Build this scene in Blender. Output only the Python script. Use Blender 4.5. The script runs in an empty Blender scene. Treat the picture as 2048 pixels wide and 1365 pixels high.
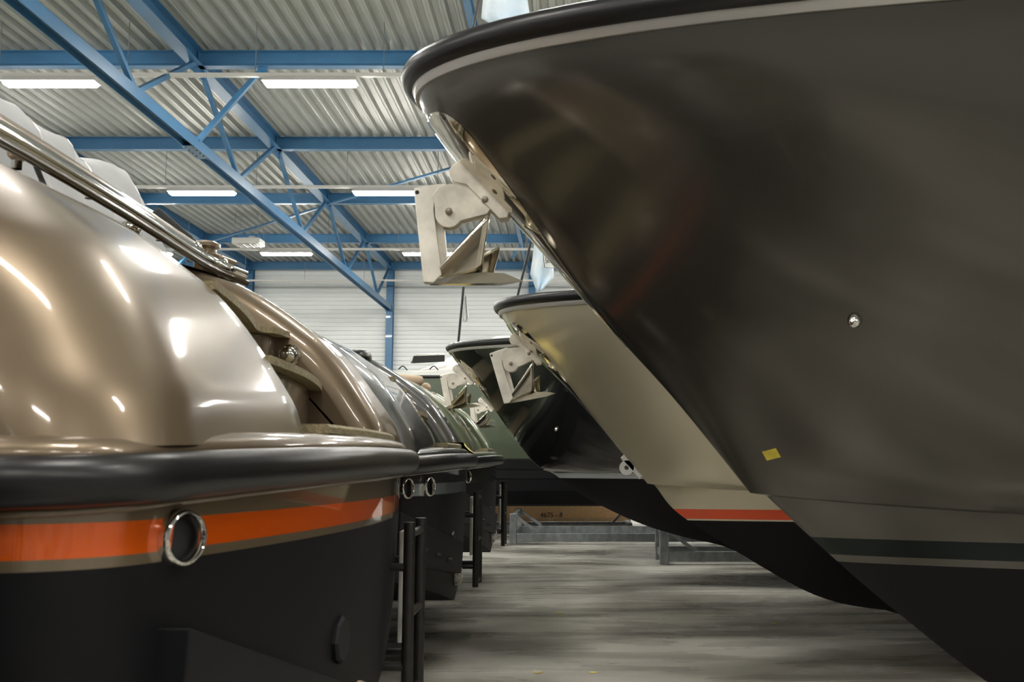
import bpy, bmesh, math, random
from mathutils import Vector, Matrix, noise

random.seed(7)
SC = bpy.context.scene
COL = SC.collection

# ------------------------------------------------------------------ camera
H = 1.7
FPX, CX, CY = 2000.0, 1140.0, 682.5
TH = math.atan(235.5 / FPX)
cam_d = bpy.data.cameras.new('camera')
cam = bpy.data.objects.new('camera', cam_d)
COL.objects.link(cam)
cam.location = (0, 0, H)
cam.rotation_euler = (math.pi / 2 + TH, 0, 0)
cam_d.sensor_fit = 'HORIZONTAL'
cam_d.sensor_width = 36.0
cam_d.lens = FPX / 2048 * 36.0
cam_d.shift_x = (1024 - CX) / 2048
cam_d.shift_y = 0.0
cam_d.clip_end = 200
cam_d.dof.use_dof = True
cam_d.dof.focus_distance = 11.0
cam_d.dof.aperture_fstop = 4.5
SC.camera = cam

# ------------------------------------------------------------------ world, exposure
world = bpy.data.worlds.new('world')
SC.world = world
world.use_nodes = True
world.node_tree.nodes['Background'].inputs[0].default_value = (0.6, 0.65, 0.7, 1)
world.node_tree.nodes['Background'].inputs[1].default_value = 0.05
SC.view_settings.view_transform = 'Standard'
SC.view_settings.look = 'None'
SC.view_settings.gamma = 1.0
SC.view_settings.exposure = 0.0
SC.view_settings.use_curve_mapping = False
SC.cycles.use_denoising = True
SC.cycles.max_bounces = 8
SC.cycles.diffuse_bounces = 4
SC.cycles.glossy_bounces = 4
SC.cycles.use_adaptive_sampling = True
SC.cycles.adaptive_threshold = 0.02
SC.cycles.sample_clamp_indirect = 8.0
LAMP_POWER = 136.0


def at(x, y, Y):
    """point of the place seen at photo pixel x, y when it stands Y metres down the hall"""
    c, s = math.cos(TH), math.sin(TH)
    a, b = (x - CX) / FPX, (CY - y) / FPX
    t = Y / (c - b * s)
    return Vector((a * t, Y, H + (s + b * c) * t))


def xz(x, y, Y):
    p = at(x, y, Y)
    return (p.x, p.z)


# ------------------------------------------------------------------ materials
def nodes(name):
    m = bpy.data.materials.new(name)
    m.use_nodes = True
    nt = m.node_tree
    nt.nodes.clear()
    out = nt.nodes.new('ShaderNodeOutputMaterial')
    return m, nt, out


def setp(b, col=None, rough=None, metal=None, coat=None, spec=None, coat_rough=0.03):
    if col is not None:
        b.inputs['Base Color'].default_value = (*col, 1)
    if rough is not None:
        b.inputs['Roughness'].default_value = rough
    if metal is not None:
        b.inputs['Metallic'].default_value = metal
    if coat is not None:
        b.inputs['Coat Weight'].default_value = coat
        b.inputs['Coat Roughness'].default_value = coat_rough
    if spec is not None:
        b.inputs['Specular IOR Level'].default_value = spec


def mat(name, col, rough=0.5, metal=0.0, coat=0.0, spec=0.5, var=0.0, vscale=4.0, bump=0.0, bscale=40.0,
        stretch=(1, 1, 1), col2=None, rvar=0.0, coat_rough=0.03):
    m, nt, out = nodes(name)
    b = nt.nodes.new('ShaderNodeBsdfPrincipled')
    nt.links.new(b.outputs[0], out.inputs[0])
    setp(b, col, rough, metal, coat, spec, coat_rough)
    if var or bump or rvar or col2:
        tc = nt.nodes.new('ShaderNodeTexCoord')
        mp = nt.nodes.new('ShaderNodeMapping')
        mp.inputs['Scale'].default_value = stretch
        nt.links.new(tc.outputs['Object'], mp.inputs[0])
    if var or col2:
        n = nt.nodes.new('ShaderNodeTexNoise')
        n.inputs['Scale'].default_value = vscale
        n.inputs['Detail'].default_value = 6
        nt.links.new(mp.outputs[0], n.inputs['Vector'])
        r = nt.nodes.new('ShaderNodeValToRGB')
        r.color_ramp.elements[0].position = 0.33
        r.color_ramp.elements[1].position = 0.67
        c2 = col2 or tuple(min(1, c * (1 + var)) for c in col)
        c1 = col if col2 else tuple(c * (1 - var) for c in col)
        r.color_ramp.elements[0].color = (*c1, 1)
        r.color_ramp.elements[1].color = (*c2, 1)
        nt.links.new(n.outputs['Fac'], r.inputs[0])
        nt.links.new(r.outputs[0], b.inputs['Base Color'])
        if rvar:
            mr = nt.nodes.new('ShaderNodeMapRange')
            mr.inputs['To Min'].default_value = rough - rvar
            mr.inputs['To Max'].default_value = rough + rvar
            nt.links.new(n.outputs['Fac'], mr.inputs[0])
            nt.links.new(mr.outputs[0], b.inputs['Roughness'])
    if bump:
        n2 = nt.nodes.new('ShaderNodeTexNoise')
        n2.inputs['Scale'].default_value = bscale
        n2.inputs['Detail'].default_value = 4
        nt.links.new(mp.outputs[0], n2.inputs['Vector'])
        bp = nt.nodes.new('ShaderNodeBump')
        bp.inputs['Strength'].default_value = bump
        bp.inputs['Distance'].default_value = 0.02
        nt.links.new(n2.outputs['Fac'], bp.inputs['Height'])
        nt.links.new(bp.outputs[0], b.inputs['Normal'])
    return m


def hull_mat(name, col, bands, foul_z, foul_col=(0.007, 0.007, 0.0085), tilt=(0, 0), rough=0.3, metal=0.3, coat=1.0,
             wave=0.0):
    """gloss paint with painted stripes (lo, hi, colour) by height, matt antifouling below foul_z"""
    m, nt, out = nodes(name)
    L = nt.links.new
    tc = nt.nodes.new('ShaderNodeTexCoord')
    sp = nt.nodes.new('ShaderNodeSeparateXYZ')
    L(tc.outputs['Object'], sp.inputs[0])

    def math_(op, a, b):
        n = nt.nodes.new('ShaderNodeMath')
        n.operation = op
        for i, v in enumerate((a, b)):
            if isinstance(v, (int, float)):
                n.inputs[i].default_value = v
            else:
                L(v, n.inputs[i])
        return n.outputs[0]
    zz = math_('ADD', sp.outputs[2], math_('ADD', math_('MULTIPLY', sp.outputs[0], tilt[0]),
                                          math_('MULTIPLY', sp.outputs[1], tilt[1])))
    b = nt.nodes.new('ShaderNodeBsdfPrincipled')
    setp(b, col, rough, metal, coat)
    prev = None
    for lo, hi, c in bands:
        mk = math_('MULTIPLY', math_('GREATER_THAN', zz, lo), math_('LESS_THAN', zz, hi))
        mx = nt.nodes.new('ShaderNodeMix')
        mx.data_type = 'RGBA'
        L(mk, mx.inputs[0])
        if prev is None:
            mx.inputs[6].default_value = (*col, 1)
        else:
            L(prev, mx.inputs[6])
        mx.inputs[7].default_value = (*c, 1)
        prev = mx.outputs[2]
    if prev is not None:
        L(prev, b.inputs['Base Color'])
    if wave:
        n2 = nt.nodes.new('ShaderNodeTexNoise')
        n2.inputs['Scale'].default_value = 1.6
        n2.inputs['Detail'].default_value = 2
        L(tc.outputs['Object'], n2.inputs['Vector'])
        bp = nt.nodes.new('ShaderNodeBump')
        bp.inputs['Strength'].default_value = wave
        bp.inputs['Distance'].default_value = 0.05
        L(n2.outputs['Fac'], bp.inputs['Height'])
        L(bp.outputs[0], b.inputs['Normal'])
        L(bp.outputs[0], b.inputs['Coat Normal'])
    f = nt.nodes.new('ShaderNodeBsdfPrincipled')
    setp(f, foul_col, 0.55, 0, 0, 0.2)
    ms = nt.nodes.new('ShaderNodeMixShader')
    L(math_('LESS_THAN', zz, foul_z), ms.inputs[0])
    L(b.outputs[0], ms.inputs[1])
    L(f.outputs[0], ms.inputs[2])
    L(ms.outputs[0], out.inputs[0])
    return m


def emit(name, col, power):
    m, nt, out = nodes(name)
    e = nt.nodes.new('ShaderNodeEmission')
    e.inputs[0].default_value = (*col, 1)
    e.inputs[1].default_value = power
    nt.links.new(e.outputs[0], out.inputs[0])
    return m


def floor_mat():
    m, nt, out = nodes('polished_concrete')
    L = nt.links.new
    b = nt.nodes.new('ShaderNodeBsdfPrincipled')
    L(b.outputs[0], out.inputs[0])
    tc = nt.nodes.new('ShaderNodeTexCoord')

    def nz(scale, st, det=6, dist=0.0):
        mp = nt.nodes.new('ShaderNodeMapping')
        mp.inputs['Scale'].default_value = st
        L(tc.outputs['Object'], mp.inputs[0])
        n = nt.nodes.new('ShaderNodeTexNoise')
        n.inputs['Scale'].default_value = scale
        n.inputs['Detail'].default_value = det
        n.inputs['Distortion'].default_value = dist
        L(mp.outputs[0], n.inputs['Vector'])
        return n.outputs['Fac']
    a = nz(0.8, (0.5, 1.1, 1), 5, 0.4)  # drawn-out patches: real stains, with soft light bands painted into the colour
    r = nt.nodes.new('ShaderNodeValToRGB')
    e = r.color_ramp.elements
    e[0].position, e[0].color = 0.34, (0.17, 0.155, 0.13, 1)
    e[1].position, e[1].color = 0.60, (0.62, 0.60, 0.54, 1)
    L(a, r.inputs[0])
    st = nz(1.6, (0.35, 1.9, 1), 6, 0.5)
    r2 = nt.nodes.new('ShaderNodeValToRGB')
    e = r2.color_ramp.elements
    e[0].position, e[0].color = 0.36, (0.55, 0.52, 0.5, 1)
    e[1].position, e[1].color = 0.55, (1, 1, 1, 1)
    L(st, r2.inputs[0])
    mx = nt.nodes.new('ShaderNodeMix')
    mx.data_type = 'RGBA'
    mx.blend_type = 'MULTIPLY'
    mx.inputs[0].default_value = 0.6
    L(r.outputs[0], mx.inputs[6])
    L(r2.outputs[0], mx.inputs[7])
    fine = nz(60, (1, 1, 1), 3)
    r3 = nt.nodes.new('ShaderNodeValToRGB')
    e = r3.color_ramp.elements
    e[0].position, e[0].color = 0.35, (0.85, 0.85, 0.85, 1)
    e[1].position, e[1].color = 0.6, (1, 1, 1, 1)
    L(fine, r3.inputs[0])
    mx2 = nt.nodes.new('ShaderNodeMix')
    mx2.data_type = 'RGBA'
    mx2.blend_type = 'MULTIPLY'
    mx2.inputs[0].default_value = 1
    L(mx.outputs[2], mx2.inputs[6])
    L(r3.outputs[0], mx2.inputs[7])
    L(mx2.outputs[2], b.inputs['Base Color'])
    mr = nt.nodes.new('ShaderNodeMapRange')
    mr.inputs['To Min'].default_value = 0.14
    mr.inputs['To Max'].default_value = 0.42
    L(st, mr.inputs[0])
    L(mr.outputs[0], b.inputs['Roughness'])
    bp = nt.nodes.new('ShaderNodeBump')
    bp.inputs['Strength'].default_value = 0.08
    bp.inputs['Distance'].default_value = 0.01
    L(a, bp.inputs['Height'])
    L(bp.outputs[0], b.inputs['Normal'])
    return m


M = {}
M['floor'] = floor_mat()
M['deck_sheet'] = mat('galvanised_roof_deck', (0.46, 0.47, 0.44), 0.42, 0.3, var=0.06, vscale=1.5)
M['wall_sheet'] = mat('white_wall_cladding', (0.84, 0.87, 0.87), 0.45, 0.0, var=0.02, vscale=1.2)
M['plain_wall'] = mat('plain_wall_paint', (0.42, 0.43, 0.43), 0.6, var=0.05)
M['blue'] = mat('blue_steel_paint', (0.05, 0.17, 0.33), 0.36, 0.0, coat=0.2, var=0.08, vscale=2)
M['white_metal'] = mat('white_enamel', (0.75, 0.73, 0.69), 0.4)
M['tube'] = emit('lamp_diffuser', (1.0, 0.97, 0.90), LAMP_POWER)
M['gold'] = mat('gold_metallic_paint', (0.175, 0.128, 0.08), 0.36, 0.5, coat=0.75, bump=0.012, bscale=1.5, coat_rough=0.07)
M['grey'] = mat('graphite_metallic_paint', (0.075, 0.077, 0.077), 0.33, 0.5, coat=1.0)
M['sage'] = mat('sage_metallic_paint', (0.20, 0.235, 0.15), 0.33, 0.5, coat=1.0)
M['chrome'] = mat('polished_stainless', (0.72, 0.70, 0.66), 0.07, 1.0)
M['plate'] = mat('mirror_bow_plate', (0.70, 0.66, 0.56), 0.05, 1.0, bump=0.06, bscale=5)
M['cast'] = mat('brushed_stainless', (0.76, 0.71, 0.62), 0.4, 0.25, var=0.22, vscale=7, bump=0.08, bscale=12)
M['shank'] = mat('ground_stainless', (0.80, 0.76, 0.68), 0.36, 0.3, var=0.15, vscale=6, bump=0.06, bscale=10)
M['fluke'] = mat('polished_fluke', (0.60, 0.56, 0.47), 0.14, 1.0, bump=0.05, bscale=9)
M['bolt'] = mat('bolt_steel', (0.28, 0.24, 0.19), 0.35, 0.9)
M['rubber'] = mat('black_rubber', (0.010, 0.010, 0.011), 0.33, 0.0, spec=0.45, bump=0.03, bscale=8)
M['strip'] = mat('grey_rail_strip', (0.50, 0.48, 0.46), 0.28, 0.4)
M['teak'] = mat('weathered_teak', (0.25, 0.21, 0.12), 0.75, var=0.35, vscale=18, stretch=(6, 1, 6), bump=0.15)
M['black'] = mat('black_antifouling', (0.010, 0.010, 0.012), 0.5, spec=0.25)
M['blacksteel'] = mat('black_coated_tube', (0.022, 0.021, 0.018), 0.42, 0.2, var=0.25, vscale=20)
M['dark'] = mat('dark_void', (0.012, 0.012, 0.012), 0.7)
M['anode'] = mat('rough_zinc_block', (0.55, 0.54, 0.5), 0.8, 0.1, var=0.4, vscale=25, bump=0.9, bscale=40)
M['anode_tan'] = mat('rust_stained_zinc', (0.45, 0.38, 0.28), 0.85, 0, col2=(0.35, 0.2, 0.08), vscale=9, bump=0.8, bscale=30)
M['tarp'] = mat('grey_tarpaulin', (0.36, 0.37, 0.38), 0.6, var=0.08, vscale=3, bump=0.12, bscale=6)
M['white_tarp'] = mat('white_tarpaulin', (0.72, 0.70, 0.67), 0.6, var=0.08, vscale=3, bump=0.25, bscale=7)
M['tan_pad'] = mat('tan_padding', (0.50, 0.38, 0.27), 0.75, var=0.06)
M['galv'] = mat('galvanised_steel', (0.28, 0.30, 0.31), 0.45, 0.55, var=0.25, vscale=9, stretch=(1, 1, .6))
M['osb'] = mat('chipboard', (0.72, 0.42, 0.19), 0.8, col2=(0.88, 0.62, 0.34), vscale=16, stretch=(1, 1, 3), bump=0.2)
M['pine'] = mat('pine_batten', (0.62, 0.44, 0.26), 0.7, var=0.12, vscale=6, stretch=(1, 1, .2))
M['ink'] = mat('black_stencil_ink', (0.03, 0.03, 0.035), 0.7)
M['deck_white'] = mat('white_gelcoat', (0.70, 0.72, 0.68), 0.25, coat=0.4)
M['deck_grey'] = mat('grey_gelcoat', (0.25, 0.25, 0.24), 0.3, coat=0.4)
M['flag_blue'] = mat('pale_blue_flag_cloth', (0.50, 0.63, 0.76), 0.8, col2=(0.70, 0.76, 0.80), vscale=5, bump=0.1)
M['flag_white'] = mat('white_flag_cloth', (0.72, 0.73, 0.72), 0.8, var=0.04)
M['tape'] = mat('yellow_tape', (0.62, 0.50, 0.06), 0.6, var=0.1, vscale=20)
M['tape_pale'] = mat('pale_yellow_masking', (0.95, 0.76, 0.22), 0.6, var=0.1, vscale=20)
M['orange'] = mat('orange_strap', (0.75, 0.16, 0.03), 0.5)
M['bronze'] = mat('dark_bronze_gasket', (0.05, 0.04, 0.022), 0.3, 0.4, coat=0.6)
M['copper'] = mat('copper_band', (0.30, 0.10, 0.05), 0.35, 0.6)
M['olive'] = mat('dark_olive_paint', (0.05, 0.062, 0.042), 0.3, 0.2, coat=1)

M['h_gold'] = hull_mat('gold_hull', (0.19, 0.145, 0.09), [(1.431, 1.517, (0.86, 0.125, 0.002))], 1.403, tilt=(0, 0.012), metal=0.4)
M['h_grey'] = hull_mat('graphite_hull', (0.03, 0.03, 0.032), [(1.40, 1.49, (0.34, 0.39, 0.39))], 1.395, tilt=(0, 0.012))
M['h_sage'] = hull_mat('sage_hull', (0.025, 0.028, 0.022), [], 1.40)
M['h_taupe'] = hull_mat('taupe_hull', (0.105, 0.098, 0.085), [(1.225, 1.318, (0.008, 0.012, 0.011))], 1.186, tilt=(-0.012, 0), metal=0.75, rough=0.18, coat=0.12, wave=0.05)
M['h_beige'] = hull_mat('champagne_hull', (0.66, 0.60, 0.44), [(1.183, 1.278, (0.80, 0.075, 0.004))], 1.168, tilt=(-0.016, 0), metal=0.6, rough=0.3, wave=0.04)
M['h_black'] = hull_mat('black_hull', (0.010, 0.010, 0.011), [(1.435, 1.505, (0.55, 0.60, 0.64))], 1.432, tilt=(0.0, 0), metal=0.0, rough=0.15, wave=0.05)
M['h_olive'] = hull_mat('olive_hull', (0.075, 0.095, 0.06), [(1.66, 1.70, (0.01, 0.01, 0.01))], 1.66, metal=0.15)


# ------------------------------------------------------------------ mesh building
class MB:
    def __init__(self):
        self.v, self.f = [], []

    def add(self, verts, faces):
        o = len(self.v)
        self.v += [Vector(p) for p in verts]
        self.f += [tuple(i + o for i in f) for f in faces]
        return self

    def box(self, c, s, rot=None):
        c = Vector(c)
        pts = []
        for z in (-.5, .5):
            for y in (-.5, .5):
                for x in (-.5, .5):
                    p = Vector((x * s[0], y * s[1], z * s[2]))
                    if rot:
                        p = rot @ p
                    pts.append(c + p)
        return self.add(pts, [(0, 2, 3, 1), (4, 5, 7, 6), (0, 1, 5, 4), (2, 6, 7, 3), (0, 4, 6, 2), (1, 3, 7, 5)])

    def bb(self, a, b):
        a, b = Vector(a), Vector(b)
        return self.box((a + b) / 2, b - a)

    def bar(self, a, b, w, h, up=(0, 0, 1)):
        a, b = Vector(a), Vector(b)
        d = (b - a)
        z = d.normalized()
        u = Vector(up)
        x = z.cross(u)
        if x.length < 1e-4:
            x = z.cross(Vector((1, 0, 0)))
        x.normalize()
        y = x.cross(z)
        pts = []
        for p in (a, b):
            for sx, sy in ((-1, -1), (1, -1), (1, 1), (-1, 1)):
                pts.append(p + x * (sx * w / 2) + y * (sy * h / 2))
        return self.add(pts, [(3, 2, 1, 0), (4, 5, 6, 7), (0, 1, 5, 4), (1, 2, 6, 5), (2, 3, 7, 6), (3, 0, 4, 7)])

    def extr(self, prof, a, b, xa, ya):
        """closed 2D profile swept straight from a to b"""
        a, b, xa, ya = Vector(a), Vector(b), Vector(xa), Vector(ya)
        n = len(prof)
        pts = [a + xa * p[0] + ya * p[1] for p in prof] + [b + xa * p[0] + ya * p[1] for p in prof]
        fs = [(i, (i + 1) % n, n + (i + 1) % n, n + i) for i in range(n)]
        fs += [tuple(range(n - 1, -1, -1)), tuple(range(n, 2 * n))]
        return self.add(pts, fs)

    def tube(self, path, r, n=10, cap=True, closed=False):
        path = [Vector(p) for p in path]
        m = len(path)
        rr = r if isinstance(r, (list, tuple)) else [r] * m
        rings, prev = [], None
        for i, p in enumerate(path):
            if closed:
                t = path[(i + 1) % m] - path[i - 1]
            else:
                t = path[min(i + 1, m - 1)] - path[max(i - 1, 0)]
            t.normalize()
            if prev is None:
                x = t.cross(Vector((0, 0, 1)))
                if x.length < 1e-3:
                    x = t.cross(Vector((0, 1, 0)))
            else:
                x = prev - t * prev.dot(t)
            x.normalize()
            prev = x
            y = t.cross(x)
            rings.append([p + (x * math.cos(2 * math.pi * k / n) + y * math.sin(2 * math.pi * k / n)) * rr[i] for k in range(n)])
        pts = [q for g in rings for q in g]
        fs = []
        for i in range(m if closed else m - 1):
            j = (i + 1) % m
            for k in range(n):
                fs.append((i * n + k, j * n + k, j * n + (k + 1) % n, i * n + (k + 1) % n))
        if cap and not closed:
            fs += [tuple(range(n)), tuple((m - 1) * n + k for k in range(n - 1, -1, -1))]
        return self.add(pts, fs)

    def lathe(self, prof, c, axis=(0, 0, 1), n=24):
        c, ax = Vector(c), Vector(axis).normalized()
        x = ax.cross(Vector((0, 0, 1)))
        if x.length < 1e-3:
            x = Vector((1, 0, 0))
        x.normalize()
        y = ax.cross(x)
        pts, fs, m = [], [], len(prof)
        for r, h in prof:
            for k in range(n):
                a = 2 * math.pi * k / n
                pts.append(c + ax * h + (x * math.cos(a) + y * math.sin(a)) * max(r, 1e-5))
        for i in range(m - 1):
            for k in range(n):
                fs.append((i * n + k, i * n + (k + 1) % n, (i + 1) * n + (k + 1) % n, (i + 1) * n + k))
        return self.add(pts, fs)

    def grid(self, rows, flip=False, closed=False):
        n = len(rows[0])
        pts = [p for r in rows for p in r]
        fs = []
        for i in range(len(rows) - 1):
            for k in range(n if closed else n - 1):
                q = (i * n + k, i * n + (k + 1) % n, (i + 1) * n + (k + 1) % n, (i + 1) * n + k)
                fs.append(q[::-1] if flip else q)
        return self.add(pts, fs)

    def plate(self, poly, y0, y1):
        """closed outline in the x-z plane, given thickness from y0 to y1"""
        n = len(poly)
        pts = [(p[0], y0, p[1]) for p in poly] + [(p[0], y1, p[1]) for p in poly]
        fs = [(i, (i + 1) % n, n + (i + 1) % n, n + i) for i in range(n)]
        fs += [tuple(range(n - 1, -1, -1)), tuple(range(n, 2 * n))]
        return self.add(pts, fs)

    def ball(self, c, r, sx=1, sy=1, sz=1, n=16):
        c = Vector(c)
        rows = []
        for i in range(n // 2 + 1):
            a = math.pi * i / (n // 2)
            rows.append([c + Vector((math.sin(a) * math.cos(2 * math.pi * k / n) * r * sx,
                                     math.sin(a) * math.sin(2 * math.pi * k / n) * r * sy, math.cos(a) * r * sz)) for k in range(n)])
        return self.grid(rows, closed=True)

    def build(self, name, material, parent=None, smooth=None, bevel=0.0, seg=2, solid=0.0):
        org = ORG.get(parent.name, Vector()) if parent else Vector()
        me = bpy.data.meshes.new(name)
        me.from_pydata([tuple(p - org) for p in self.v], [], self.f)
        bm = bmesh.new()
        bm.from_mesh(me)
        bmesh.ops.remove_doubles(bm, verts=bm.verts, dist=1e-5)
        bmesh.ops.recalc_face_normals(bm, faces=bm.faces)
        bm.to_mesh(me)
        bm.free()
        o = bpy.data.objects.new(name, me)
        COL.objects.link(o)
        ms = material if isinstance(material, str) else None
        me.materials.append(M[ms] if ms else material)
        if parent:
            o.parent = parent
        ORG[o.name] = org
        if smooth is not None:
            for p in me.polygons:
                p.use_smooth = True
            if smooth < 179:
                me.set_sharp_from_angle(angle=math.radians(smooth))
        if bevel:
            b = o.modifiers.new('bevel', 'BEVEL')
            b.width, b.segments, b.limit_method, b.angle_limit = bevel, seg, 'ANGLE', math.radians(40)
            b.harden_normals = False
        if solid:
            s = o.modifiers.new('solid', 'SOLIDIFY')
            s.thickness = solid
            s.offset = 0
        return o


ORG = {}


def tag(o, label, cat, group=None, kind=None):
    if label:
        o['label'] = label
    if cat:
        o['category'] = cat
    if group:
        o['group'] = group
    if kind:
        o['kind'] = kind
    return o


def empty(name, loc, label=None, cat=None, group=None, parent=None, kind=None):
    o = bpy.data.objects.new(name, None)
    COL.objects.link(o)
    o.empty_display_size = 0.2
    if parent:
        o.parent = parent
        ORG[o.name] = ORG[parent.name]
    else:
        o.location = loc
        ORG[o.name] = Vector(loc)
    return tag(o, label, cat, group, kind)


def copy_tree(o, dx, label=None, group=None, parent=None):
    c = o.copy()
    COL.objects.link(c)
    if parent is None:
        c.location = o.location + Vector(dx)
        if label:
            c['label'] = label
        if group:
            c['group'] = group
    else:
        c.parent = parent
    for ch in list(o.children):
        copy_tree(ch, dx, parent=c)
    return c


def text_mesh(name, s, size, loc, rot, material, parent=None, label=None, depth=0.002):
    cu = bpy.data.curves.new(name, 'FONT')
    cu.body = s
    cu.size = size
    cu.extrude = depth
    cu.align_x = 'CENTER'
    cu.align_y = 'CENTER'
    t = bpy.data.objects.new(name + '_curve', cu)
    COL.objects.link(t)
    bpy.context.view_layer.update()
    me = bpy.data.meshes.new_from_object(t)
    bpy.data.objects.remove(t)
    me.name = name
    me.materials.clear()
    me.materials.append(M[material])
    o = bpy.data.objects.new(name, me)
    COL.objects.link(o)
    org = ORG[parent.name] if parent else Vector()
    o.location = Vector(loc) - org
    o.rotation_euler = rot
    if parent:
        o.parent = parent
    return o


def spline(pts, n):
    """Catmull-Rom through pts, n samples per span"""
    P = [Vector(p) for p in pts]
    P = [P[0] * 2 - P[1]] + P + [P[-1] * 2 - P[-2]]
    out = []
    for i in range(1, len(P) - 2):
        for k in range(n):
            t = k / n
            a, b, c, d = P[i - 1], P[i], P[i + 1], P[i + 2]
            out.append(0.5 * ((2 * b) + (c - a) * t + (2 * a - 5 * b + 4 * c - d) * t * t + (3 * b - a - 3 * c + d) * t ** 3))
    out.append(P[-2])
    return out


def interp(tab, x):
    if x <= tab[0][0]:
        return tab[0][1]
    for (x0, y0), (x1, y1) in zip(tab, tab[1:]):
        if x <= x1:
            return y0 + (y1 - y0) * (x - x0) / (x1 - x0)
    return tab[-1][1]


# ------------------------------------------------------------------ the hall
XL, XR, YF, YB, ZD = -20.0, 17.0, -16.0, 38.15, 9.2
TRUSS_X = [-17.7, -12.3, -6.9, -1.46, 3.95, 9.35]
PURLIN_Y = [2.8, 7.8, 12.8, 17.8, 22.8, 27.8, 33.0, 37.75]

fl = MB().bb((XL, YF, -0.2), (XR, YB + .3, 0)).build('floor', 'floor')
tag(fl, 'smooth grey stained concrete floor of the storage hall, light bands painted into its colour', None, kind='structure')

# roof deck: trapezoid sheets, ribs running down the hall
ce = empty('ceiling', (0, 0, ZD), 'ribbed galvanised metal roof deck', None, kind='structure')
PITCH, RIBS = 0.262, 5
prof = []
for k in range(RIBS):
    x = k * PITCH
    prof += [(x, 0), (x + .035, .0), (x + .05, .008), (x + .065, 0), (x + .10, 0), (x + .135, .085), (x + .227, .085)]
prof.append((RIBS * PITCH, 0))
SW = RIBS * PITCH
SL = 9.1
m0 = MB()
rows = [[(p[0], 0, p[1]) for p in prof], [(p[0], SL, p[1]) for p in prof]]
m0.grid(rows, flip=True)
sheet0 = None
nx = int((XR - XL) / SW) + 1
ny = int(math.ceil((YB - YF) / SL))
for j in range(ny):
    for i in range(nx):
        if sheet0 is None:
            sheet0 = m0.build('roof_sheet', 'deck_sheet', ce)
            sheet0.data.transform(Matrix.Translation((0, 0, ZD)))
            s = sheet0
        else:
            s = sheet0.copy()
            COL.objects.link(s)
            s.parent = ce
        s.location = (XL + i * SW, YF + j * SL - (0.04 if j else 0), 0)
MB().bb((XL, YF, ZD + .12), (XR + SW, YB + .3, ZD + .2)).build('roof_board', 'plain_wall', ce)

# back wall: horizontally ribbed cladding sheets, one per bay
wb = empty('wall_back', (0, YB, 0), 'white horizontally ribbed metal back wall', None, kind='structure')
WP = 0.165
nz_ = int(ZD / WP) + 1
pz = []
for k in range(nz_):
    z = k * WP
    pz += [(0, z), (0, z + .085), (.065, z + .097), (.065, z + .152)]
bays = [XL] + TRUSS_X + [XR]
for a, b in zip(bays, bays[1:]):
    MB().grid([[(a + .01, YB + p[0], p[1]) for p in pz], [(b - .01, YB + p[0], p[1]) for p in pz]]).build('wall_sheet', 'wall_sheet', wb)
MB().bb((XL, YB + .09, 0), (XR, YB + .2, ZD + .1)).build('wall_core', 'plain_wall', wb)
for nm, a, b, t in (('wall_left', (XL - .2, YF, 0), (XL, YB + .2, ZD + .2), 'plain left wall of the hall'),
                    ('wall_right', (XR, YF, 0), (XR + .2, YB + .2, ZD + .2), 'plain right wall of the hall'),
                    ('wall_front', (XL, YF - .2, 0), (XR, YF, ZD + .2), 'plain wall behind the photographer')):
    tag(MB().bb(a, b).build(nm, 'plain_wall'), t, None, kind='structure')


def ibeam(w, h, tf, tw):
    return [(-w / 2, 0), (w / 2, 0), (w / 2, tf), (tw / 2, tf), (tw / 2, h - tf), (w / 2, h - tf), (w / 2, h),
            (-w / 2, h), (-w / 2, h - tf), (-tw / 2, h - tf), (-tw / 2, tf), (-w / 2, tf)]


BB, ZT = 7.32, 8.9
where = {-12.3: 'far left, running behind the tarpaulin of the gold boat', -6.9: 'middle of the roof, running down to the tall blue column',
         -1.46: 'mostly hidden behind the taupe bow'}
for X in (-12.3, -6.9):
    t = empty('roof_truss', (X, 20, BB), 'long blue steel roof truss, ' + where[X], 'truss', 'blue roof trusses')
    MB().extr(ibeam(.26, .30, .02, .018), (X, 3.0, ZT), (X, 37.9, ZT), (1, 0, 0), (0, 0, 1)).build('top_chord', 'blue', t)
    MB().extr([(-q[1] + .1, q[0]) for q in ibeam(.2, .2, .016, .014)], (X, 6.0, BB + .1), (X, 37.8, BB + .1), (1, 0, 0), (0, 0, 1)).build('bottom_chord', 'blue', t)
    for i, yp in enumerate(PURLIN_Y[1:]):
        for s in (-1, 1):
            yb = yp + s * 2.45
            if yb < 6 or yb > 37.6:
                continue
            MB().bar((X, yp + s * .2, ZT), (X, yb, BB + .2), .085, .085).build('web_strut', 'blue', t, bevel=.006)
        MB().bb((X - .008, yp - .3, ZT - .16), (X + .008, yp + .3, ZT + .01)).build('gusset_plate', 'blue', t)
    if X == -6.9:
        p = at(522, 142, 17.8)
        MB().bar((X + .05, 17.8, BB + .15), (p.x, 17.8, ZT - .06), .09, .09).build('knee_brace', 'blue', t, bevel=.006)
        MB().bb((p.x - .05, 17.78, ZT - .2), (p.x + .12, 17.82, ZT)).build('brace_plate', 'blue', t)
        MB().bb((X - .12, 17.5, BB - .012), (X + .12, 18.3, BB)).build('splice_plate', 'blue', t)
        for k in range(4):
            for sx in (-.07, .07):
                MB().lathe([(0, -.03), (.016, -.03), (.016, 0)], (X + sx, 17.6 + k * .17, BB - .005), n=6).build('bolt', 'bolt', t)
t = empty('roof_rafter', (-1.62, 20, ZT), 'slim blue roof rafter passing above the taupe bow to the back wall', 'beam')
MB().extr(ibeam(.12, .2, .012, .012), (-1.62, 3.0, ZT - .1), (-1.62, 37.9, ZT - .1), (1, 0, 0), (0, 0, 1)).build('rafter_web', 'blue', t)
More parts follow.
